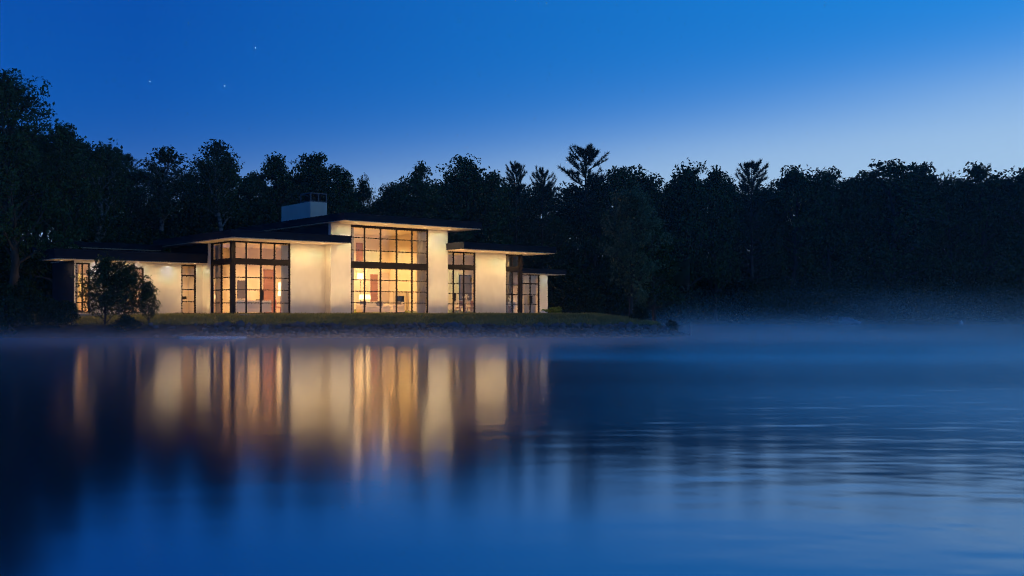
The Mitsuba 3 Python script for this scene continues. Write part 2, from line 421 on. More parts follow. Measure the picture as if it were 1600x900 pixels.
# ---- inside: floors, ceilings, partitions (parts of the house)
for r_, zc in (((0.302, 6.815, 0.31, 9.69), ZL), ((7.125, 16.415, -0.46, 11.69), ZC), ((16.725, 24.09, 0.05, 6.69), ZR), ((24.41, 30.34, 3.93, 8.69), ZW), ((-8.05, -0.01, 4.89, 8.69), ZW)):
    hpart('floor', box(*r_, -.02, .0), 'inner_floor')
    hpart('ceiling', box(*r_, zc - .012, zc + .0), 'inner_plaster')
PLA = 'inner_plaster'
hpart('partition', box(0.31, 6.81, 6.2, 6.35, .002, ZL - .014), PLA)
hpart('partition', box(7.13, 16.41, 6.6, 6.75, .002, ZC - .014), PLA)
hpart('partition', box(16.73, 24.09, 4.6, 4.75, .002, ZR - .014), PLA)
hpart('partition', box(23.3, 23.45, 1.2, 4.59, .002, ZR - .014), PLA)
hpart('partition', box(24.42, 30.33, 6.6, 6.75, .002, ZW - .014), PLA)
hpart('partition', box(-8.04, -0.02, 6.9, 7.05, .002, ZW - .014), PLA)
hpart('partition', box(-2.6, -2.45, 4.9, 6.89, .002, ZW - .014), PLA)
hpart('lining', box(6.70, 6.812, 0.31, 6.19, .002, ZL - .014), PLA)
hpart('lining', box(7.125, 7.2, -0.46, 6.59, .002, ZC - .014), PLA)
hpart('lining', box(16.33, 16.415, -0.46, 6.59, .002, ZC - .014), PLA)
# doors and panels of the rooms
def inner(name, m, mat, label=None): return hpart(name, m, mat, label)


inner('wood_panel', box(5.29, 6.2, 6.14, 6.195, .003, 3.2), 'wood', 'tall reddish wood door panel in the left room')
inner('wood_panel', box(14.6, 15.24, 6.54, 6.595, .003, 3.1), 'wood', 'wood door panel in the central room')
inner('wood_panel', box(13.3, 13.9, 6.54, 6.595, 4.1, 5.5), 'wood')
inner('gallery', box(7.21, 10.2, 5.0, 6.53, 3.15, 3.42), PLA)
fp = inner('fireplace', cat_([box(16.05, 16.328, 3.8, 4.05, .003, 1.75), box(16.05, 16.328, 5.35, 5.6, .003, 1.75), box(16.05, 16.328, 4.052, 5.348, 1.38, 1.75), box(16.05, 16.328, 4.052, 5.348, .003, .42)]), 'art_light', 'low fireplace surround on the right wall of the central room')
part(fp, 'firebox', H(box(16.22, 16.327, 4.054, 5.346, .422, 1.378)), 'soot')


# lamp colours
LW = 0.90 * np.array([1.0, 0.68, 0.32])            # soffit lamps
LI = 1.75 * np.array([1.0, 0.585, 0.225])            # lamps of the rooms
NL = [0]

# ---- things in the rooms
def curtain(axis, pos, s0, s1, z0, z1, label, n=7):
    m = int((s1 - s0) / .025) + 2
    s = np.linspace(s0, s1, m)
    d = pos + .10 * np.sin((s - s0) / (s1 - s0) * n * 2 * np.pi) + .012 * np.sin(s * 37)
    v = []
    for z in (z0, z1):
        v.append(np.stack([s, d, s * 0 + z], -1) if axis == 'a' else np.stack([d, s, s * 0 + z], -1))
    v = np.vstack(v)
    i_ = np.arange(m - 1)
    f = np.stack([i_, i_ + 1, i_ + 1 + m, i_ + m], -1)
    front = H((v, f))
    sol = trimesh.Trimesh(np.vstack([front.vertices, front.vertices + [0.012 * HOUSE[0, 1], .012 * HOUSE[1, 1], 0]]), np.vstack([front.faces, front.faces[:, ::-1] + len(front.vertices)]), process=False)
    whole('curtain', sol, 'drape', label, 'curtain')


curtain('a', 0.42, 3.75, 4.45, .01, ZL - .1, 'grey curtain at the right end of the left corner window')
curtain('b', 0.42, 2.60, 3.25, .01, ZL - .1, 'grey curtain at the far left end of the corner glazing', n=5)
curtain('a', -0.36, 8.2, 8.85, .01, ZC - .1, 'grey floor-length curtain on the left side of the two-storey window', n=5)
curtain('a', -0.36, 14.25, 14.98, .01, ZC - .1, 'grey floor-length curtain on the right side of the two-storey window', n=8)
curtain('a', 0.18, 22.7, 23.3, .01, ZR - .1, 'grey curtain behind the left half of the narrow corner window', n=5)
curtain('b', 24.0, 0.9, 2.2, .01, ZR - .1, 'grey curtain on the return glazing of the narrow corner window', n=9)
curtain('a', 4.05, 28.35, 29.6, .01, ZW - .1, 'grey curtain at the right end of the low right wing glazing', n=9)
curtain('a', 4.05, 24.6, 27.0, .01, ZW - .1, 'grey curtain in the middle of the low right wing glazing', n=14)


def sofa(a, b, w, label, back=1, mat='fabric', turn=0.0):
    k = thing('sofa', label, 'sofa')
    Q = np.eye(4); c, s = math.cos(turn), math.sin(turn)
    Q[:2, :2] = [[c, -s], [s, c]]; Q[:2, 3] = [a, b]
    def S(m): m.apply_transform(Q); return H(m)
    part(k, 'base', S(soft_box(-w / 2, w / 2, -.45, .45, .10, .42, .05)), mat, smooth=40)
    part(k, 'backrest', S(soft_box(-w / 2, w / 2, .25 * back, .47 * back, .40, .88, .08) if back > 0 else soft_box(-w / 2, w / 2, -.47, -.25, .40, .88, .08)), mat, smooth=40)
    for x in (-w / 2, w / 2 - .2):
        part(k, 'armrest', S(soft_box(x, x + .2, -.44, .44, .40, .66, .07)), mat, smooth=40)
    for t in range(2):
        x = -w / 2 + .22 + t * (w - .44) / 2
        part(k, 'seat_cushion', S(soft_box(x, x + (w - .46) / 2, -.44, .24, .42, .56, .06)), mat, smooth=40)
    for x in (-w / 2 + .45, w / 2 - .55):
        part(k, 'pillow', S(soft_box(x - .24, x + .24, (.08 if back > 0 else -.22), (.22 if back > 0 else -.08), .56, .92, .07)), 'cushion', smooth=40)
    for x in (-w / 2 + .08, w / 2 - .08):
        for y in (-.38, .38):
            part(k, 'leg', S(box(x - .03, x + .03, y - .03, y + .03, .002, .10)), 'bronze')


sofa(2.35, 2.0, 2.5, 'pale sofa low behind the panes of the left corner room', back=-1)
sofa(11.95, 2.0, 2.4, 'pale sofa with dark pillows under the lamps of the central room', back=1)
sofa(14.4, 2.6, 1.7, 'small pale sofa standing sideways before the fireplace of the central room', back=-1, turn=1.2)


def lathe(profile, n=20):
    return trimesh.creation.revolve(np.array(profile), sections=n)


def lamp(a, b, z, hs, label, shade_r=.22, shade_h=.30, stand='table', power=3.0, name='table_lamp'):
    k = thing(name, label, 'lamp')
    p = hp(a, b, z)
    if stand == 'table':
        prof = [[0, 0], [.09, 0], [.09, .02], [.05, .05], [.09, .18], [.06, hs - .08], [.015, hs - .05], [.015, hs + .1], [0, hs + .1]]
    else:
        prof = [[0, 0], [.16, 0], [.16, .025], [.014, .04], [.014, hs + .1], [0, hs + .1]]
    m = lathe(prof); m.apply_translation(p)
    part(k, 'stand', m, 'porcelain' if stand == 'table' else 'bronze', smooth=40)
    m = lathe([[shade_r, hs], [shade_r * .82, hs + shade_h], [shade_r * .80, hs + shade_h], [shade_r * .98, hs], [shade_r, hs]], 24); m.apply_translation(p)
    key = part(k, 'lamp_shade', m, 'fabric', smooth=40)
    scene[key]['emitter'] = {'type': 'area', 'radiance': rgb(power, power * .62, power * .26), 'sampling_weight': 0.3}


def table(a, b, w, d, h, label, mat='wood'):
    k = thing('table', label, 'table')
    part(k, 'table_top', H(soft_box(a - w / 2, a + w / 2, b - d / 2, b + d / 2, h - .05, h, .02)), mat)
    for x in (-w / 2 + .06, w / 2 - .06):
        for y in (-d / 2 + .06, d / 2 - .06):
            part(k, 'leg', H(box(a + x - .035, a + x + .035, b + y - .035, b + y + .035, .002, h - .05)), mat)


def chair(a, b, turn, label, mat='wood', group=None):
    k = thing('chair', label, 'chair', group)
    Q = np.eye(4); c, s = math.cos(turn), math.sin(turn)
    Q[:2, :2] = [[c, -s], [s, c]]; Q[:2, 3] = [a, b]
    def S(m): m.apply_transform(Q); return H(m)
    part(k, 'seat', S(soft_box(-.24, .24, -.24, .24, .42, .49, .03)), mat)
    part(k, 'backrest', S(soft_box(-.24, .24, .20, .25, .55, 1.0, .02)), mat)
    for x in (-.21, .21):
        part(k, 'leg', S(box(x - .02, x + .02, -.23, -.19, .002, .42)), mat)
        part(k, 'leg', S(box(x - .02, x + .02, .20, .24, .002, .55)), mat)


table(11.98, 3.2, 1.0, .6, .62, 'small side table holding the two lit table lamps in the central room')
lamp(11.74, 3.2, .62, .45, 'lit white table lamp in the central room, left one of the pair', shade_r=.24, shade_h=.34)
lamp(12.22, 3.2, .62, .45, 'lit white table lamp in the central room, right one of the pair', shade_r=.24, shade_h=.34)
lamp(12.39, 4.5, .003, 2.6, 'tall lit floor lamp behind the table lamps of the central room', stand='floor', shade_r=.26, shade_h=.45, name='floor_lamp')
lamp(5.5, 4.0, .003, 1.25, 'lit floor lamp beside the wood panel in the left corner room', stand='floor', shade_r=.17, shade_h=.95, name='floor_lamp')
table(1.0, 4.6, .6, .5, .6, 'small side table behind the side glazing of the left room')
lamp(1.0, 4.6, .6, .40, 'small lit table lamp seen through the side glazing of the left room')
table(19.8, 1.9, 1.9, 1.0, .78, 'wooden dining table behind the narrow window with the door handle')
chair(19.2, 1.05, math.pi, 'wooden dining chair left in front of the table behind the narrow window')
chair(20.3, 1.05, math.pi, 'wooden dining chair right in front of the table behind the narrow window')
chair(5.05, 3.4, 1.3, 'red chair low behind the right panes of the left corner room', mat='red_cloth')
chair(3.9, 3.9, 2.4, 'dark-legged chair beside the sofa of the left corner room', mat='cushion')
chair(27.9, 5.2, 2.9, 'dark chair behind the glazed door of the low right wing', mat='cushion')
tv = whole('television', H(cat_([box(3.26, 3.96, 6.10, 6.19, 1.08, 2.36)])), 'screen', 'dark flat television on the back wall of the left corner room', 'television')
art = thing('wall_art', 'dark upright wall panel picture behind the narrow window beside the right pier', 'picture')
part(art, 'picture', H(box(21.84, 22.96, 4.53, 4.59, 1.15, 3.1)), 'art')
part(art, 'frame', H(cat_([box(21.79, 23.01, 4.50, 4.592, 3.102, 3.16), box(21.79, 23.01, 4.50, 4.592, 1.09, 1.148), box(21.78, 21.838, 4.50, 4.592, 1.149, 3.1), box(22.962, 23.02, 4.50, 4.592, 1.149, 3.1)])), 'bronze')
a2 = thing('wall_art', 'tall pale wall hanging on the back wall of the central room', 'picture')
part(a2, 'canvas', H(box(15.4, 16.3, 6.53, 6.59, 1.0, 3.25)), 'art_light')
# vases
def vase(a, b, z, label, mat, n=26, r=.28):
    k = thing('vase', label, 'vase')
    m = lathe([[0, 0], [.09, 0], [.13, .14], [.07, .30], [.085, .34], [.07, .34], [.055, .30], [0, .04]]); m.apply_translation(hp(a, b, z))
    part(k, 'vessel', m, 'porcelain', smooth=40)
    rr = np.random.default_rng(int(a * 10))
    ms, st = [], []
    for _ in range(n):
        o = rr.normal(size=3) * [r * .6, r * .6, r * .4]
        s_ = trimesh.creation.icosphere(1, rr.uniform(.035, .06)); s_.apply_translation(hp(a, b, z) + o + [0, 0, .55]); ms.append(s_)
        st.append(tube([hp(a, b, z + .25), hp(a, b, z) + o + [0, 0, .54]], [.006, .005], 4))
    part(k, 'blossoms', cat_(ms), mat)
    v, f = tubes(st); part(k, 'stems', (v, f), 'cushion')


vase(20.5, 1.9, .78, 'vase with blossoms on the dining table behind the narrow window', 'petal')
table(23.75, .55, .6, .5, .6, 'small table low behind the narrow corner window')
vase(23.75, .55, .6, 'vase with white blossoms low behind the narrow corner window', 'petal', n=40, r=.4)

# ---- lights of the house: recessed downlights in the soffits, ceiling lights in the rooms


def downlight(a, b, z, power, aim=(0, .05, -1), cut=86, beam=58, dot=9.0, r=.05):
    d = hpart('downlight', box(a - .07, a + .07, b - .07, b + .07, z - .012, z - .001), 'porcelain')
    m = trimesh.creation.cylinder(r, .006, sections=10); m.apply_translation([a, b, z - .017])
    k = part(d, 'lens', H(m), 'porcelain')
    scene[k]['emitter'] = {'type': 'area', 'radiance': rgb(*(dot * LW)), 'sampling_weight': 0.02}
    o = hp(a, b, z - .03)
    t = o + HOUSE[:3, :3] @ np.array(aim, float)
    NL[0] += 1
    scene[f'downlight_beam_{NL[0]:03d}'] = {'type': 'spot', 'to_world': T().look_at(origin=list(o), target=list(t), up=[0.6, 0.8, 0.01]),
                                            'intensity': rgb(*(power * LW)), 'cutoff_angle': cut, 'beam_width': beam}


def added_uplight(a, b, power, z=-.03):
    """A small lamp added in the paving to brighten the wall and the soffit."""
    d = hpart('added_uplight', trimesh.creation.cylinder(.07, .03, sections=12, transform=trimesh.transformations.translation_matrix([a, b, z + .017])), 'bronze')
    o = hp(a, b, z + .06)
    NL[0] += 1
    scene[f'added_uplight_beam_{NL[0]:03d}'] = {'type': 'spot', 'to_world': T().look_at(origin=list(o), target=list(o + HOUSE[:3, :3] @ np.array([0, .12, 1.0])), up=[0.6, 0.8, 0.01]),
                                          'intensity': rgb(*(power * LW)), 'cutoff_angle': 75, 'beam_width': 45}


S = 1.0
zL, zC, zR, zW = ZL, ZC, ZR, ZW
for a_ in (0.71, 4.07, 5.94):
    downlight(a_, -1.25, zL, 13 * S)
for a_ in (8.0, 10.31, 13.66, 15.82):
    downlight(a_, -2.2, zC, 26 * S)
for a_ in (19.37, 21.75, 23.6):
    downlight(a_, -1.6, zR, 16 * S)
downlight(30.2, 2.95, zW, 9 * S)
downlight(27.6, 3.05, zW, 8 * S)
downlight(-2.45, 4.12, zW, 20 * S, (0, .1, -1), cut=70, beam=20)
downlight(-4.6, 3.95, zW, 15 * S)
downlight(-0.8, 3.9, zW, 8 * S)
downlight(-6.9, 3.95, zW, 16 * S)
downlight(-9.0, 5.0, zW, 4 * S)
downlight(-2.0, 8.7, 4.40, 10 * S)
for a_ in (1.2, 3.6, 5.9):  # added uplights, no known fittings; they brighten the fronts and soffits
    added_uplight(a_, -2.1, 14 * S)
for a_ in (7.6, 10.2, 13.0, 15.8):
    added_uplight(a_, -2.9, 27 * S)
for a_ in (18.2, 21.2, 24.0):
    added_uplight(a_, -2.6, 16 * S)
added_uplight(29.9, 2.55, 5 * S)
for a_ in (-8.6, -5.4, -0.9):
    added_uplight(a_, 3.35, 8 * S)


def ceiling_light(a, b, z, power):
    d = hpart('ceiling_light', trimesh.creation.cylinder(.16, .05, sections=16, transform=trimesh.transformations.translation_matrix([a, b, z - .042])), 'porcelain')
    o = hp(a, b, z - .10)
    NL[0] += 1
    scene[f'ceiling_glow_{NL[0]:03d}'] = {'type': 'spot', 'to_world': T().look_at(origin=list(o), target=list(o - [0, 0, 1]), up=[0.6, 0.8, 0]), 'intensity': rgb(*(power * LI)), 'cutoff_angle': 64, 'beam_width': 26}


for a_, b_, z_, pw in ((1.4, 1.6, ZL, 32), (3.4, 4.0, ZL, 38), (5.4, 4.2, ZL, 32), (9.5, 2.4, ZC, 46), (12.0, 4.4, ZC, 62), (14.0, 2.2, ZC, 52), (14.6, 4.8, ZC, 50), (18.6, 2.2, ZR, 36), (21.2, 3.0, ZR, 44), (23.6, 0.9, ZR, 9), (27.4, 5.2, ZW, 16), (29.0, 5.2, ZW, 12), (-1.4, 5.8, ZW, 11), (-4.6, 5.8, ZW, 11), (-7.4, 5.8, ZW, 17)):
    ceiling_light(a_, b_, z_, pw * S)
# ------------------------------------------------------------------ stones of the bank
def make_rock(seed):
    m = trimesh.creation.icosphere(subdivisions=1)
    v = np.array(m.vertices)
    rr = np.random.default_rng(seed)
    for _ in range(7):
        n = rr.normal(size=3); n /= np.linalg.norm(n)
        c = rr.uniform(.55, .85)
        d = v @ n
        v = v - np.outer(np.maximum(d - c, 0), n)
    m.vertices = v * rr.uniform(.75, 1.25, 3)
    return m


bank = thing('stone_bank', 'band of rough grey stones along the water edge below the lawn', 'stone bank')
rocks = []
for k in range(8):
    scene[f'rock_shape_{k}'] = {'type': 'shapegroup', 'stone': mikit.ply(make_rock(k + 3), 'mat_rock')}
pts = []
rr = np.random.default_rng(11)
for _ in range(2600):
    s = rr.uniform(0, 1)
    L = LineString([(-24, 58.8), (-12, 58.7), (0, 59.0), (5, 59.6), (8.2, 60.6), (10.2, 62.5), (11.2, 66), (11.5, 70)])
    p = np.array(L.interpolate(s, normalized=True).coords[0])
    p = p + [rr.normal() * .1, rr.uniform(-0.2, 1.7)]
    w = 1.0 if p[0] > -12 else max(0.04, (p[0] + 20) / 8)
    if rr.uniform() > w: continue
    size = rr.uniform(.07, .22) * (1.4 if rr.uniform() < .16 else 1)
    if any((p[0] - o[0]) ** 2 + (p[1] - o[1]) ** 2 < (.62 * (size + o[2])) ** 2 for o in pts): continue
    pts.append((*p, size))
pts.sort(key=lambda o: -o[2] / o[1])
small = []
for n_, (x, y, s_) in enumerate(pts):
    z = float(land_z([x], [y])[0]) + s_ * .12
    tm = T().translate([x, y, z]).rotate([0, 0, 1], rr.uniform(0, 360)).rotate([1, 0, 0], rr.uniform(-25, 25)).scale([s_ * rr.uniform(.9, 1.35), s_, s_ * rr.uniform(.6, .9)])
    if n_ < 300:
        scene[numbered(f'{bank}__stone')] = {'type': 'instance', 'to_world': tm, 'group': {'type': 'ref', 'id': f'rock_shape_{n_ % 8}'}}
    else:
        m = make_rock(n_ % 8 + 3); m.apply_transform(np.array(tm.matrix)); small.append(m)
if small:
    part(bank, 'rubble', cat_(small), 'rock', kind='stuff')

# ------------------------------------------------------------------ lawn grass
def blades(n, region, h, seed, colors):
    rr = np.random.default_rng(seed)
    x = rr.uniform(region[0], region[1], n); y = rr.uniform(region[2], region[3], n)
    s = shore(x, y)
    ok = (s > 1.6)
    # not inside the house
    loc = np.linalg.inv(HOUSE) @ np.stack([x, y, x * 0, x * 0 + 1])
    a, b = loc[0], loc[1]
    ins = ((a > -.3) & (a < 7) & (b > -.25)) | ((a > 6.8) & (a < 17) & (b > -1.05)) | ((a > 16.8) & (a < 24.7) & (b > -.55)) | ((a > 24) & (a < 31) & (b > 3.3)) | ((a < 0) & (a > -8.7) & (b > 4.3))
    x, y = x[ok & ~ins], y[ok & ~ins]
    n = len(x)
    z = land_z(x, y)
    tuft = meshkit.fbm(np.stack([x * 1.1, y * 1.1, x * 0], -1), 3)
    hh = h * (0.4 + 1.2 * tuft) * rr.uniform(.6, 1.3, n)
    an = rr.uniform(0, np.pi, n)
    dx, dy = np.cos(an) * .022, np.sin(an) * .022
    lean = rr.normal(size=(2, n)) * hh * .35
    v = np.stack([np.stack([x - dx, y - dy, z - .01], -1), np.stack([x + dx, y + dy, z - .01], -1), np.stack([x + lean[0], y + lean[1], z + hh], -1)], 1).reshape(-1, 3)
    f = np.arange(3 * n).reshape(-1, 3)
    c = np.asarray(colors[0]) + (np.asarray(colors[1]) - np.asarray(colors[0])) * np.clip(tuft * 1.4 - .2 + rr.normal(size=n) * .12, 0, 1)[:, None]
    return (v, f), np.repeat(np.clip(c, 0, 1), 3, 0)


g, gc = blades(90000, (-36, 12, 59.5, 75), .13, 5, ((.14, .14, .045), (.32, .29, .10)))
taken.add('grass')
scene['grass'] = mikit.ply(g, 'mat_soft_leaf', color=gc)
labels['grass'] = {'label': 'short rough lawn grass between the house and the stone bank', 'category': 'grass', 'kind': 'stuff'}


# ------------------------------------------------------------------ trees
def leaves(centers, normals, size, rr, c0, c1, aspect=.55, bias=.35):
    n = len(centers)
    nr = normals * bias + rr.normal(size=(n, 3)) * .6 + [0, 0, .35]
    nr /= np.linalg.norm(nr, axis=1, keepdims=True)
    t = np.cross(nr, rr.normal(size=(n, 3))); t /= np.linalg.norm(t, axis=1, keepdims=True) + 1e-9
    b = np.cross(nr, t)
    s = (size * rr.uniform(.6, 1.35, n))[:, None]
    bend = nr * s * .18
    v = np.stack([centers - t * s * .5, centers + b * s * aspect * .5 + bend, centers + t * s * .5, centers - b * s * aspect * .5 + bend], 1).reshape(-1, 3)
    o = np.arange(n)[:, None] * 4
    f = np.vstack([o + [0, 1, 2], o + [0, 2, 3]])
    tint = np.clip(rr.normal(.5, .28, n), 0, 1)[:, None]
    c = np.asarray(c0) * (1 - tint) + np.asarray(c1) * tint
    return (v, f), np.repeat(c, 4, 0)


def curve(p0, d0, length, n, rr, lift=.3, wob=.12):
    p, d, out = np.array(p0, float), np.array(d0, float), [np.array(p0, float)]
    for _ in range(n):
        d = d + [0, 0, lift / n] + rr.normal(size=3) * wob
        d /= np.linalg.norm(d)
        p = p + d * length / n
        out.append(p.copy())
    return np.array(out), d


def broadleaf(seed, Ht, Rc, t0=.28, limbs=17, subs=5, per=42, leaf=.42, c0=(.022, .04, .016), c1=(.07, .11, .04), clump=.062, lean=.02, profile=None, up=.55, gap=1.0):
    rr = np.random.default_rng(seed)
    n = 9
    tz = np.linspace(0, Ht * .9, n)
    off = np.cumsum(rr.normal(size=(n, 2)) * Ht * lean * .5, 0); off -= off[0]
    trunk = np.column_stack([off, tz])
    br = [tube(trunk, np.linspace(.02 * Ht, .004 * Ht, n), 8)]
    cl = []
    for k in range(limbs):
        t = t0 + (0.97 - t0) * (k + rr.uniform(0, 1)) / limbs
        base = np.array([np.interp(t * Ht * .9, tz, trunk[:, 0]), np.interp(t * Ht * .9, tz, trunk[:, 1]), t * Ht * .9])
        az = k * 2.4 + rr.normal() * .4
        w = (profile(t) if profile else math.sin(math.pi * min(1, max(0.02, (t - t0) / (1 - t0) * .80 + .18))) ** .7)
        L = Rc * w * rr.uniform(.75, 1.2)
        el = up * rr.uniform(.6, 1.3) + .7 * max(0, t - .7) / .3
        pth, d = curve(base, [math.cos(az) * math.cos(el), math.sin(az) * math.cos(el), math.sin(el)], L, 5, rr, .35)
        br.append(tube(pth, np.linspace(.0075 * Ht, .0025 * Ht, 6) * (1.2 - t * .6), 5))
        cl.append(pth[-1])
        for s in range(subs):
            q = pth[1 + int(rr.integers(0, 4))] * .5 + pth[2 + int(rr.integers(0, 4))] * .5
            d2 = d * .6 + rr.normal(size=3) * .65; d2[2] = abs(d2[2]) * .8; d2 /= np.linalg.norm(d2)
            p2, _ = curve(q, d2, L * rr.uniform(.28, .55) + .02 * Ht, 3, rr, .2)
            br.append(tube(p2, np.linspace(.003 * Ht, .0012 * Ht, 4), 4))
            cl.append(p2[-1])
            if s % 2: cl.append(p2[1])
    cl.append(trunk[-1] + [0, 0, Ht * .03])
    C, N = [], []
    for c in cl:
        k = max(4, int(per * rr.uniform(.5, 1.4) * gap))
        u_ = rr.normal(size=(k, 3)); u_ /= np.linalg.norm(u_, axis=1, keepdims=True)
        rad = Ht * clump * rr.uniform(.7, 1.25) * rr.uniform(.35, 1, k)[:, None] ** .6
        C.append(c + u_ * rad * [1.15, 1.15, .75]); N.append(u_)
    C = np.vstack(C)
    lm, lc = leaves(C, np.vstack(N), leaf, rr, c0, c1)
    top = C[:, 2].max()
    return tubes(br), lm, lc, top


def pine(seed, Ht, Rc, c0=(.016, .034, .02), c1=(.05, .085, .045), tuft=14, ragged=.45):
    rr = np.random.default_rng(seed)
    trunk = np.column_stack([np.cumsum(rr.normal(size=(9, 2)) * .05, 0), np.linspace(0, Ht, 9)])
    br = [tube(trunk, np.linspace(.017 * Ht, .0025 * Ht, 9), 7)]
    C, D = [], []
    z = .22 * Ht
    while z < Ht * .985:
        t = z / Ht
        nb = int(rr.integers(5, 8))
        for k in range(nb):
            az = rr.uniform(0, 6.28)
            L = Rc * (.10 + .90 * (1 - t) ** .45) * min(1, .25 + (1 - t) / .12) * rr.uniform(1 - ragged, 1 + ragged * .6) + .35
            el = .08 + .42 * t + rr.normal() * .14
            b0 = [np.interp(z, trunk[:, 2], trunk[:, 0]), np.interp(z, trunk[:, 2], trunk[:, 1]), z]
            pth, d = curve(b0, [math.cos(az) * math.cos(el), math.sin(az) * math.cos(el), math.sin(el)], L, 5, rr, .32, .09)
            br.append(tube(pth, np.linspace(.004 * Ht, .0012 * Ht, 6) * (1.2 - t * .7), 4))
            for p in np.vstack([pth[2:], pth[2:-1] * .5 + pth[3:] * .5]):
                for _ in range(tuft):
                    dd = d * .7 + rr.normal(size=3) * .55 + [0, 0, .25]
                    dd /= np.linalg.norm(dd)
                    C.append(p + dd * .22); D.append(dd)
        z += Ht * rr.uniform(.022, .042) * (1.25 if t < .75 else .8)
    for _ in range(30):
        dd = np.array([*rr.normal(size=2) * .35, 1.0]); dd /= np.linalg.norm(dd)
        C.append(np.array([*trunk[-1, :2], Ht - .3]) + dd * .3); D.append(dd)
    C, D = np.array(C), np.array(D)
    n = len(C)
    side = np.cross(D, rr.normal(size=(n, 3))); side /= np.linalg.norm(side, axis=1, keepdims=True)
    ln, wd = rr.uniform(.35, .7, n)[:, None], rr.uniform(.03, .07, n)[:, None]
    v = np.stack([C - D * ln * .4 - side * wd, C - D * ln * .4 + side * wd, C + D * ln * .6], 1).reshape(-1, 3)
    f = np.arange(3 * n).reshape(-1, 3)
    tint = rr.uniform(0, 1, n)[:, None]
    c = np.repeat(np.asarray(c0) * (1 - tint) + np.asarray(c1) * tint, 3, 0)
    return tubes(br), (v, f), c, Ht


TREES = {}


def register_tree(name, made, bark='bark', part_names=('trunk', 'crown'), leaf='leaf'):
    tr, lf, lc, top = made
    scene['kind_' + name] = {'type': 'shapegroup', part_names[0]: mikit.ply(tr, 'mat_' + bark, smooth=True), part_names[1]: mikit.ply(lf, 'mat_' + leaf, color=lc)}
    TREES[name] = top


def tall(t): return 1.0 if t < .8 else 1 - (t - .8) * 2.4


for k in range(5):
    register_tree(f'oak{k}', broadleaf(100 + k, 20, 5.2, t0=.16, limbs=21, subs=5, per=38, leaf=.52))
for k in range(3):
    register_tree(f'maple{k}', broadleaf(200 + k, 20, 3.8, t0=.14, limbs=23, subs=5, per=36, leaf=.48, profile=lambda t: .55 + .45 * math.sin(math.pi * min(1, t * 1.05)), up=.8, clump=.05))
for k in range(3):
    register_tree(f'pine{k}', pine(300 + k, 20, 5.4))
for k in range(2):
    register_tree(f'birch{k}', broadleaf(400 + k, 16, 2.9, t0=.42, limbs=16, subs=4, per=30, leaf=.34, up=.95, clump=.05, lean=.03, c0=(.02, .032, .012), c1=(.06, .08, .03), gap=.8), bark='pale_bark')
register_tree('open0', broadleaf(450, 20, 5.0, t0=.2, limbs=22, subs=5, per=20, leaf=.5, clump=.05))
register_tree('near0', broadleaf(500, 17, 3.6, t0=.22, limbs=26, subs=6, per=46, leaf=.28, up=.75, clump=.042, profile=tall))
register_tree('near1', broadleaf(501, 14, 3.4, t0=.15, limbs=24, subs=6, per=48, leaf=.26, up=.6, clump=.046))
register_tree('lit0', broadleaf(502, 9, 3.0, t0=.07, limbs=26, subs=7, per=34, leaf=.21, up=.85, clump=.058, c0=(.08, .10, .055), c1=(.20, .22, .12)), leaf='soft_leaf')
for k in range(3):
    register_tree(f'bush{k}', broadleaf(600 + k, 3, 2.2, t0=.03, limbs=22, subs=5, per=40, leaf=.20, up=.45, clump=.14, profile=lambda t: 1.0 - .5 * t, c0=(.012, .02, .008), c1=(.05, .07, .025)), part_names=('stem', 'foliage'))
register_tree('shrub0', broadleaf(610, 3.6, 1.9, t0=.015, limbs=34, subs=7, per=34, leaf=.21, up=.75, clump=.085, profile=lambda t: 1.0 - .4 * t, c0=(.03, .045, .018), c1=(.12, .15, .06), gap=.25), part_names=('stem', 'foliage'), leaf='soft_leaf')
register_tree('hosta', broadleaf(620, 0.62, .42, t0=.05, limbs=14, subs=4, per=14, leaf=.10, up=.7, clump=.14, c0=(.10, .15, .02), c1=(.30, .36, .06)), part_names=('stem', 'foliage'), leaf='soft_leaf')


def plant(name, kind, x, y, h, label, cat, group=None, spin=None, wide=1.0):
    k = thing(name, label, cat, group)
    z = float(land_z([x], [y])[0]) - .05 - (.16 * h if kind.startswith('bush') else 0)
    s = h / TREES[kind]
    scene[k] = {'type': 'instance', 'to_world': T().translate([x, y, z]).rotate([0, 0, 1], R.uniform(0, 360) if spin is None else spin).scale([s * wide, s * wide, s]),
                'group': {'type': 'ref', 'id': 'kind_' + kind}}
    return k


def skyline(name, kind, px, py, D, label, wide=1.0, spin=None, cat='tree', group=None):
    p = at(px, py, D)
    z = float(land_z([p[0]], [p[1]])[0])
    return plant(name, kind, p[0], p[1], p[2] - z, label, cat, group, spin, wide)


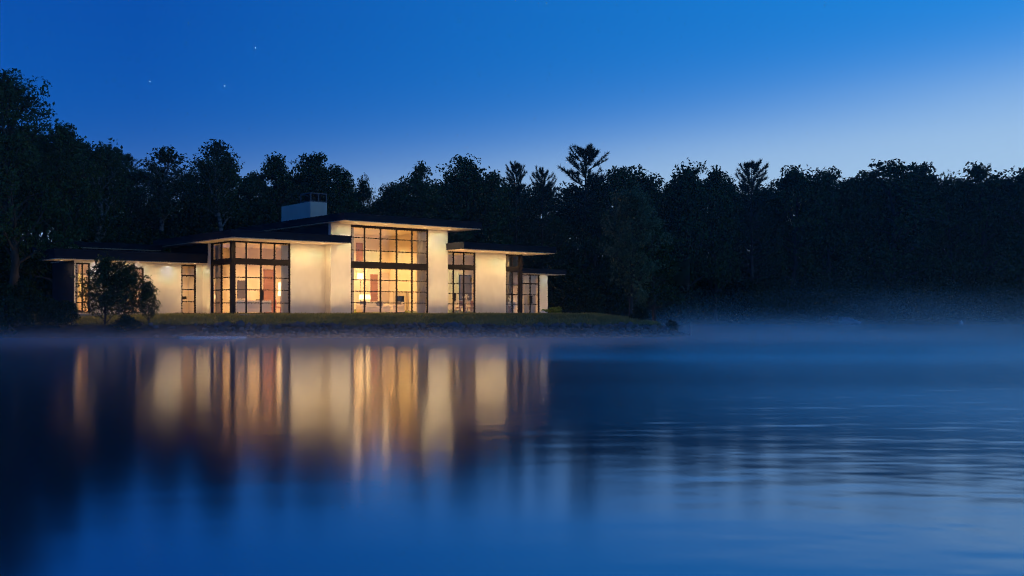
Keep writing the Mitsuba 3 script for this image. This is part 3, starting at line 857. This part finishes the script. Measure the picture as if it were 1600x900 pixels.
# trees that show on the skyline, from left to right
SKY = [
    ('broadleaf_tree', 'near0', 20, 108, 64, 'tallest dark tree at the left edge of the photo', 1.0),
    ('broadleaf_tree', 'near1', 88, 190, 68, 'dark leafy tree just right of the tallest one at the left edge', .9),
    ('broadleaf_tree', 'maple0', 158, 214, 86, 'dark full tree standing behind the shrub of the left wing', 1.15),
    ('pine_tree', 'pine1', 196, 245, 92, 'dark pine with feathered side between the left trees', .9),
    ('birch_tree', 'birch0', 258, 228, 90, 'thin-crowned tree with a loose top on the left skyline', 1.15),
    ('broadleaf_tree', 'oak0', 318, 249, 100, 'low dark tree on the skyline left of the bare pale trunk', .95),
    ('broadleaf_tree', 'maple1', 358, 239, 96, 'dark tree with a pointed top above the left glass room', 1.0),
    ('broadleaf_tree', 'oak1', 432, 238, 102, 'round dark tree on the skyline left of the chimney', .95),
    ('broadleaf_tree', 'oak2', 487, 239, 104, 'round dark tree on the skyline right above the chimney', .95),
    ('broadleaf_tree', 'maple2', 532, 256, 100, 'dark tree at the left rim of the dip in the skyline', .9),
    ('broadleaf_tree', 'oak3', 570, 270, 112, 'small ragged tree in the dip of the skyline over the main roof', .55),
    ('broadleaf_tree', 'oak4', 608, 284, 112, 'lowest tree in the dip of the skyline over the main roof', .6),
    ('broadleaf_tree', 'oak0', 655, 254, 108, 'dark tree at the right rim of the dip in the skyline', .75),
    ('broadleaf_tree', 'oak1', 722, 240, 110, 'large open-crowned tree on the skyline over the right end of the main roof', .95),
    ('broadleaf_tree', 'maple0', 768, 262, 112, 'dark tree right of the large open-crowned one', .9),
    ('pine_tree', 'pine0', 806, 258, 115, 'slim pine top left of the tall lone pine', .6),
    ('pine_tree', 'pine2', 848, 268, 118, 'low pine beside the tall lone pine', .75),
    ('pine_tree', 'pine1', 916, 233, 122, 'tall lone pine standing out of the skyline near the middle', .95),
    ('broadleaf_tree', 'oak2', 962, 260, 124, 'dark tree right beside the tall lone pine', .75),
    ('broadleaf_tree', 'maple1', 1008, 258, 126, 'dark tree behind the grey-green tree on the point', 1.0),
    ('broadleaf_tree', 'oak3', 1068, 248, 128, 'broad rounded tree on the skyline with holes in its crown', .9),
    ('broadleaf_tree', 'oak0', 1118, 262, 132, 'dark tree left of the second pine top', .8),
    ('pine_tree', 'pine0', 1176, 256, 134, 'second pine top on the right skyline', .85),
    ('broadleaf_tree', 'oak4', 1240, 260, 138, 'wide low-domed tree over the far shore', .95),
    ('broadleaf_tree', 'oak1', 1298, 260, 138, 'wide low-domed tree over the boat on the far shore', .9),
    ('broadleaf_tree', 'maple2', 1345, 268, 139, 'narrow dark tree on the skyline right of the boat', .9),
    ('broadleaf_tree', 'open0', 1398, 246, 138, 'see-through crown highest on the right skyline', 1.2),
    ('broadleaf_tree', 'oak2', 1432, 254, 141, 'leafy tree touching the see-through crown on its right', .75),
    ('broadleaf_tree', 'oak3', 1486, 266, 140, 'dark tree in the shallow dip of the right skyline', .75),
    ('broadleaf_tree', 'oak0', 1545, 252, 139, 'broad tree near the right edge with sky through its top', .95),
    ('broadleaf_tree', 'oak4', 1606, 258, 138, 'dark tree cut by the right edge of the photo', .85),
]
for i_, (nm, kd, px, py, D, lb, w) in enumerate(SKY):
    skyline(nm, kd, px, py, D, lb, w, spin=i_ * 77.0)
# the forest behind and between: nothing tells these apart in the dark
rr = np.random.default_rng(21)
px = -90
row = 0
while px < 1700:
    D0 = np.interp(px, [0, 500, 900, 1100, 1700], [92, 106, 122, 138, 143])
    line = np.interp(px, [0, 100, 150, 200, 240, 290, 330, 400, 440, 500, 535, 560, 610, 640, 720, 770, 830, 900, 1050, 1100, 1180, 1300, 1400, 1470, 1600], [185, 215, 228, 256, 252, 268, 258, 262, 256, 256, 274, 296, 297, 276, 262, 272, 280, 270, 266, 266, 278, 272, 268, 273, 267])
    for lay, (dd, dy) in enumerate(((9, 4), (16, 0), (2, 44))):
        skyline('forest_tree', ['oak1', 'maple0', 'oak3', 'maple1', 'oak4', 'maple2', 'oak0'][row % 7], px + rr.uniform(-14, 14) + lay * 17, line + dy + rr.uniform(0, 14), D0 + dd + rr.uniform(-2, 2),
                'dark tree lost in the depth of the unlit forest', rr.uniform(.95, 1.25), group='trees in the depth of the forest')
        row += 1
    px += 52
# understorey
px = -60
while px < 1680:
    D0 = np.interp(px, [0, 300, 500, 900, 980, 1060, 1700], [72, 90, 98, 104, 112, 131.5, 133])
    p = at(px, 0, D0 + rr.uniform(0, 3))
    plant('forest_bush', f'bush{row % 3}', p[0], p[1], rr.uniform(3.0, 6.5), 'dark bush at the foot of the unlit forest', 'bush', 'bushes at the foot of the forest', wide=1.15)
    row += 1
    p = at(px + 20, 0, D0 + 5 + rr.uniform(0, 3))
    plant('forest_bush', f'bush{row % 3}', p[0], p[1], rr.uniform(5.0, 8.5), 'dark bush at the foot of the unlit forest', 'bush', 'bushes at the foot of the forest', wide=1.2)
    px += 40


def spot(px, D): return (px - 800) / F * D, D


# trees and shrubs that stand out
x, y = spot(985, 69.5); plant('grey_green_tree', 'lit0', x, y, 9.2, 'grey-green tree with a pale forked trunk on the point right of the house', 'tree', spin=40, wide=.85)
x, y = spot(1022, 78); plant('broadleaf_tree', 'near1', x, y, 8.6, 'dim slender tree right behind the grey-green tree', 'tree', spin=200, wide=1.1)
x, y = spot(1050, 66); plant('bush', 'bush1', x, y, .9, 'small dark bush at the stony tip of the point', 'bush')
x, y = spot(1000, 65); plant('bush', 'bush2', x, y, 1.1, 'low bush under the grey-green tree', 'bush')
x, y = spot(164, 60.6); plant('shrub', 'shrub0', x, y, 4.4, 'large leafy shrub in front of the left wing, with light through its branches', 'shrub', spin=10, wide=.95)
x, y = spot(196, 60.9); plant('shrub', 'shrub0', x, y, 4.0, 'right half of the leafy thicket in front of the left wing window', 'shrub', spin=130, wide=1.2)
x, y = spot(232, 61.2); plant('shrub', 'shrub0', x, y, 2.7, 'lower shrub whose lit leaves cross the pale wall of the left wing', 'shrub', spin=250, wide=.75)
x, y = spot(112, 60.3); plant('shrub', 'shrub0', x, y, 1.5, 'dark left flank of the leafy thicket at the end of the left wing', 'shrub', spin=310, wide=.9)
x, y = spot(100, 61.5); plant('ornamental_plant', 'hosta', x, y, .9, 'small bright yellow-green plant at the far left foot of the wing', 'plant', wide=1.4)
x, y = spot(866, 83); plant('ornamental_plant', 'hosta', x, y, .85, 'bright yellow-green plant at the right end wall of the house', 'plant', wide=2.0)
x, y = spot(40, 60.5); plant('bush', 'bush0', x, y, 3.2, 'dark bush under the tallest tree at the left', 'bush')
x, y = spot(-10, 59); plant('bush', 'bush1', x, y, 3.6, 'dark bush cut by the left edge of the photo', 'bush', wide=1.2)
x, y = spot(90, 60.0); plant('bush', 'bush2', x, y, 2.2, 'dark bush left of the leafy thicket', 'bush')
x, y = spot(200, 59.9); plant('bush', 'bush1', x, y, 1.1, 'low dark growth on the bank below the leafy thicket', 'bush', wide=1.6)
# pale bare trunks that show at the forest edge
x, y = spot(145, 78); plant('birch_tree', 'birch1', x, y, 12.5, 'slender pale-trunked tree left, behind the wing', 'tree', spin=20)
x, y = spot(340, 88); plant('birch_tree', 'birch0', x, y, 13.0, 'pale forked trunk behind the roof of the left glass room', 'tree', spin=80)
x, y = spot(18, 67); plant('birch_tree', 'birch1', x, y, 11, 'pale thin trunk below the tallest tree at the left edge', 'tree', spin=150)

# ------------------------------------------------------------------ boats
def canoe(L, W, D_):
    n, m = 25, 9
    v = []
    for t in np.linspace(-1, 1, n):
        w = W / 2 * max(0.02, 1 - abs(t) ** 2.6) ** .8
        sheer = D_ * (1 + .45 * abs(t) ** 3)
        for k in np.linspace(-1, 1, m):
            v.append([t * L / 2, w * math.sin(k * math.pi / 2), sheer * (abs(k) ** 2.4) * 1.0 + .02 * abs(t) ** 2])
    v = np.array(v)
    i_, j_ = np.meshgrid(np.arange(n - 1), np.arange(m - 1), indexing='ij')
    f = np.stack([i_ * m + j_, (i_ + 1) * m + j_, (i_ + 1) * m + j_ + 1, i_ * m + j_ + 1], -1).reshape(-1, 4)
    inner_ = v * [1, .93, 1] + [0, 0, .025]
    return (np.vstack([v, inner_]), np.vstack([f, f[:, ::-1] + len(v)]))


k = thing('canoe', 'pale blue canoe lying tilted on the far shore at the forest edge', 'boat')
p = at(1317, 496, 132.0)
cm = canoe(4.6, .95, .42)
Q = np.array((T().translate([p[0], p[1], .72]).rotate([0, 0, 1], -24).rotate([0, 1, 0], 9).rotate([1, 0, 0], 118)).matrix)
def tf(mesh, Q_):
    v = np.asarray(mesh[0]) @ Q_[:3, :3].T + Q_[:3, 3]
    return (v, mesh[1])
part(k, 'hull', tf(cm, Q), 'canoe_paint', smooth=True)
rail = [tube(np.array([[t * 2.3, s * .475 * max(0.02, 1 - abs(t) ** 2.6) ** .8, .42 * (1 + .45 * abs(t) ** 3) + .02] for t in np.linspace(-1, 1, 25)]), .025, 5) for s in (-1, 1)]
part(k, 'gunwale', tf(tubes(rail), Q), 'white_paint')
part(k, 'thwart', tf((np.array(box(-.6, -.5, -.45, .45, .38, .41).vertices), box(0, 1, 0, 1, 0, 1).faces), Q), 'wood')

k = thing('paddleboard', 'thin pale board floating flat beside the bank below the left glass room', 'paddleboard')
n = 41
tt = np.linspace(-1, 1, n)
prof = np.array([[t * 1.85, .40 * max(0, 1 - abs(t) ** 3.2) ** .6] for t in tt])
outl = Polygon(list(map(tuple, prof)) + [(a, -b) for a, b in prof[::-1]]).buffer(0)
bm = trimesh.creation.extrude_polygon(outl, .11, engine='earcut')
px_, py_ = spot(333, 57.6)
Q = np.array(T().translate([px_, py_, .0]).rotate([0, 0, 1], 4).matrix); bm.apply_transform(Q)
part(k, 'board', bm, 'white_paint')
bm2 = trimesh.creation.extrude_polygon(outl.buffer(-.07), .006, engine='earcut'); bm2.apply_transform(Q @ np.array(T().translate([0, 0, .113]).matrix))
part(k, 'deck_pad', bm2, 'canoe_paint')

k = thing('mooring_buoy', 'tiny white float at the far shore on the right', 'buoy')
b_ = at(1502, 499, 128)
m = lathe([[0, -.1], [.16, -.08], [.22, .08], [.2, .28], [.08, .36], [.05, .46], [0, .46]], 18); m.apply_translation([b_[0], b_[1], .1])
part(k, 'float', m, 'white_paint', smooth=40)
m = trimesh.creation.torus(.06, .014, 16, 8); m.apply_transform(trimesh.transformations.rotation_matrix(1.57, [1, 0, 0])); m.apply_translation([b_[0], b_[1], .62])
part(k, 'ring', m, 'bronze')

# ------------------------------------------------------------------ stars
for px, py, s_, lb in ((234, 127, 1.0, 'star low over the left trees, leftmost of the sky'), (351, 134, 1.0, 'star above the trees left of the chimney'), (399, 75, .9, 'star higher up between the two low left stars and the top'),
                       (295, 36, .5, 'faint star near the top on the left'), (718, 32, .7, 'star near the top left of the middle'), (854, 5, .6, 'star at the top edge near the middle')):
    p = at(px, py, 1800)
    k = whole('star', trimesh.creation.icosphere(1, .75 * s_), 'porcelain', lb, 'star')
    m = trimesh.creation.icosphere(1, .80 * s_); m.apply_translation(p)
    scene[k] = mikit.ply(m, 'mat_porcelain')
    scene[k]['emitter'] = {'type': 'area', 'radiance': rgb(2.8, 3.0, 3.3), 'sampling_weight': 0.001}

# ------------------------------------------------------------------ the evening air: one closed box round the camera and everything built
HAZE = 0.00032
if HAZE:
    scene['haze_air'] = {'type': 'homogeneous', 'albedo': 0.95, 'sigma_t': HAZE}
    scene['haze'] = {'type': 'cube', 'to_world': T().translate([0, 1150, 15.0]).scale([1560, 1480, 19.0]), 'bsdf': {'type': 'null'}, 'interior': {'type': 'ref', 'id': 'haze_air'}}
    taken.add('haze')
    labels['haze'] = {'label': 'thin bluish evening haze over the lake and the far forest', 'category': 'haze', 'kind': 'stuff'}
    scene['camera']['medium'] = {'type': 'ref', 'id': 'haze_air'}

# ------------------------------------------------------------------ mist lying on the lake
MIST = 1.0
if MIST:
    x0, x1, y0, y1, z0, z1 = -75.0, 120.0, 14.0, 131.0, 0.02, 5.0
    nx, ny, nz = 98, 78, 24
    xs, ys, zs = [np.linspace(a_, b_, n_) for a_, b_, n_ in ((x0, x1, nx), (y0, y1, ny), (z0, z1, nz))]
    ZZ, YY, XX = np.meshgrid(zs, ys, xs, indexing='ij')
    base = meshkit.fbm(np.stack([XX * .035, YY * .045, ZZ * .12], -1), 3, seed=3)
    wisp = meshkit.fbm(np.stack([XX * .09 + ZZ * .08, YY * .06, ZZ * .35], -1), 4, seed=9)
    hgt = 0.36 + 0.8 * np.clip(base - .25, 0, 1)
    drift = meshkit.fbm(np.stack([XX * .10 + 7, YY * .10, ZZ * .25], -1), 3, seed=17)
    low = np.exp(-ZZ / hgt) * np.clip((base - .25) * 2.2, .12, 1.3) * np.clip(.25 + 3.6 * (drift - .36), .12, 1.8)
    high = np.clip(wisp - .53, 0, 1) * .65 * np.exp(-ZZ / 2.2) * np.clip((XX - 4) / 14, 0.08, 1)
    bank_mist = 1.3 * np.exp(-ZZ / .24) * np.clip((YY - 40) / 14, 0, 1) * np.clip((XX + 42) / 16, 0, 1) * np.clip((30 - XX) / 12, 0, 1) * (.55 + .9 * np.clip(base, 0, 1))
    dens = low * (.8 - .42 * np.clip((XX - 14) / 20, 0, 1)) + high + bank_mist * np.clip((66 - YY) / 5, 0, 1)
    sh = -shore(XX[0].ravel(), YY[0].ravel()).reshape(XX[0].shape)
    dens *= np.clip(sh / 1.6 - .1, 0, 1)[None]
    dens *= np.clip((YY - 12) / 30, 0, 1) ** 1.2 * np.clip((z1 - ZZ) / 1.5, 0, 1) * np.clip((XX - x0) / 12, 0, 1) * np.clip((x1 - XX) / 12, 0, 1)
    dens = dens.astype(np.float32)
    vol = {'type': 'gridvolume', 'grid': mi.VolumeGrid(dens[..., None].copy()), 'filter_type': 'trilinear', 'wrap_mode': 'clamp',
           'to_world': T().translate([x0, y0, z0]).scale([x1 - x0, y1 - y0, z1 - z0])}
    scene['mist_air'] = {'type': 'heterogeneous', 'albedo': {'type': 'rgb', 'value': [0.90, 0.94, 0.96]}, 'sigma_t': vol, 'scale': 0.085, 'phase': {'type': 'hg', 'g': 0.7}}
    lake = Polygon(rect(x0, x1, y0, y1)).difference(LAND.buffer(0.25)).buffer(-.02)
    if lake.geom_type != 'Polygon':
        lake = max(lake.geoms, key=lambda g_: g_.area)
    mm = slab(list(lake.exterior.coords)[:-1], z0, z1)
    scene['mat_clear'] = {'type': 'null'}
    taken.add('mist')
    scene['mist'] = mikit.ply(mm, 'mat_clear', interior={'type': 'ref', 'id': 'mist_air'}, **({'exterior': {'type': 'ref', 'id': 'haze_air'}} if HAZE else {}))
    labels['mist'] = {'label': 'low mist lying on the water along the shores', 'category': 'mist', 'kind': 'stuff'}
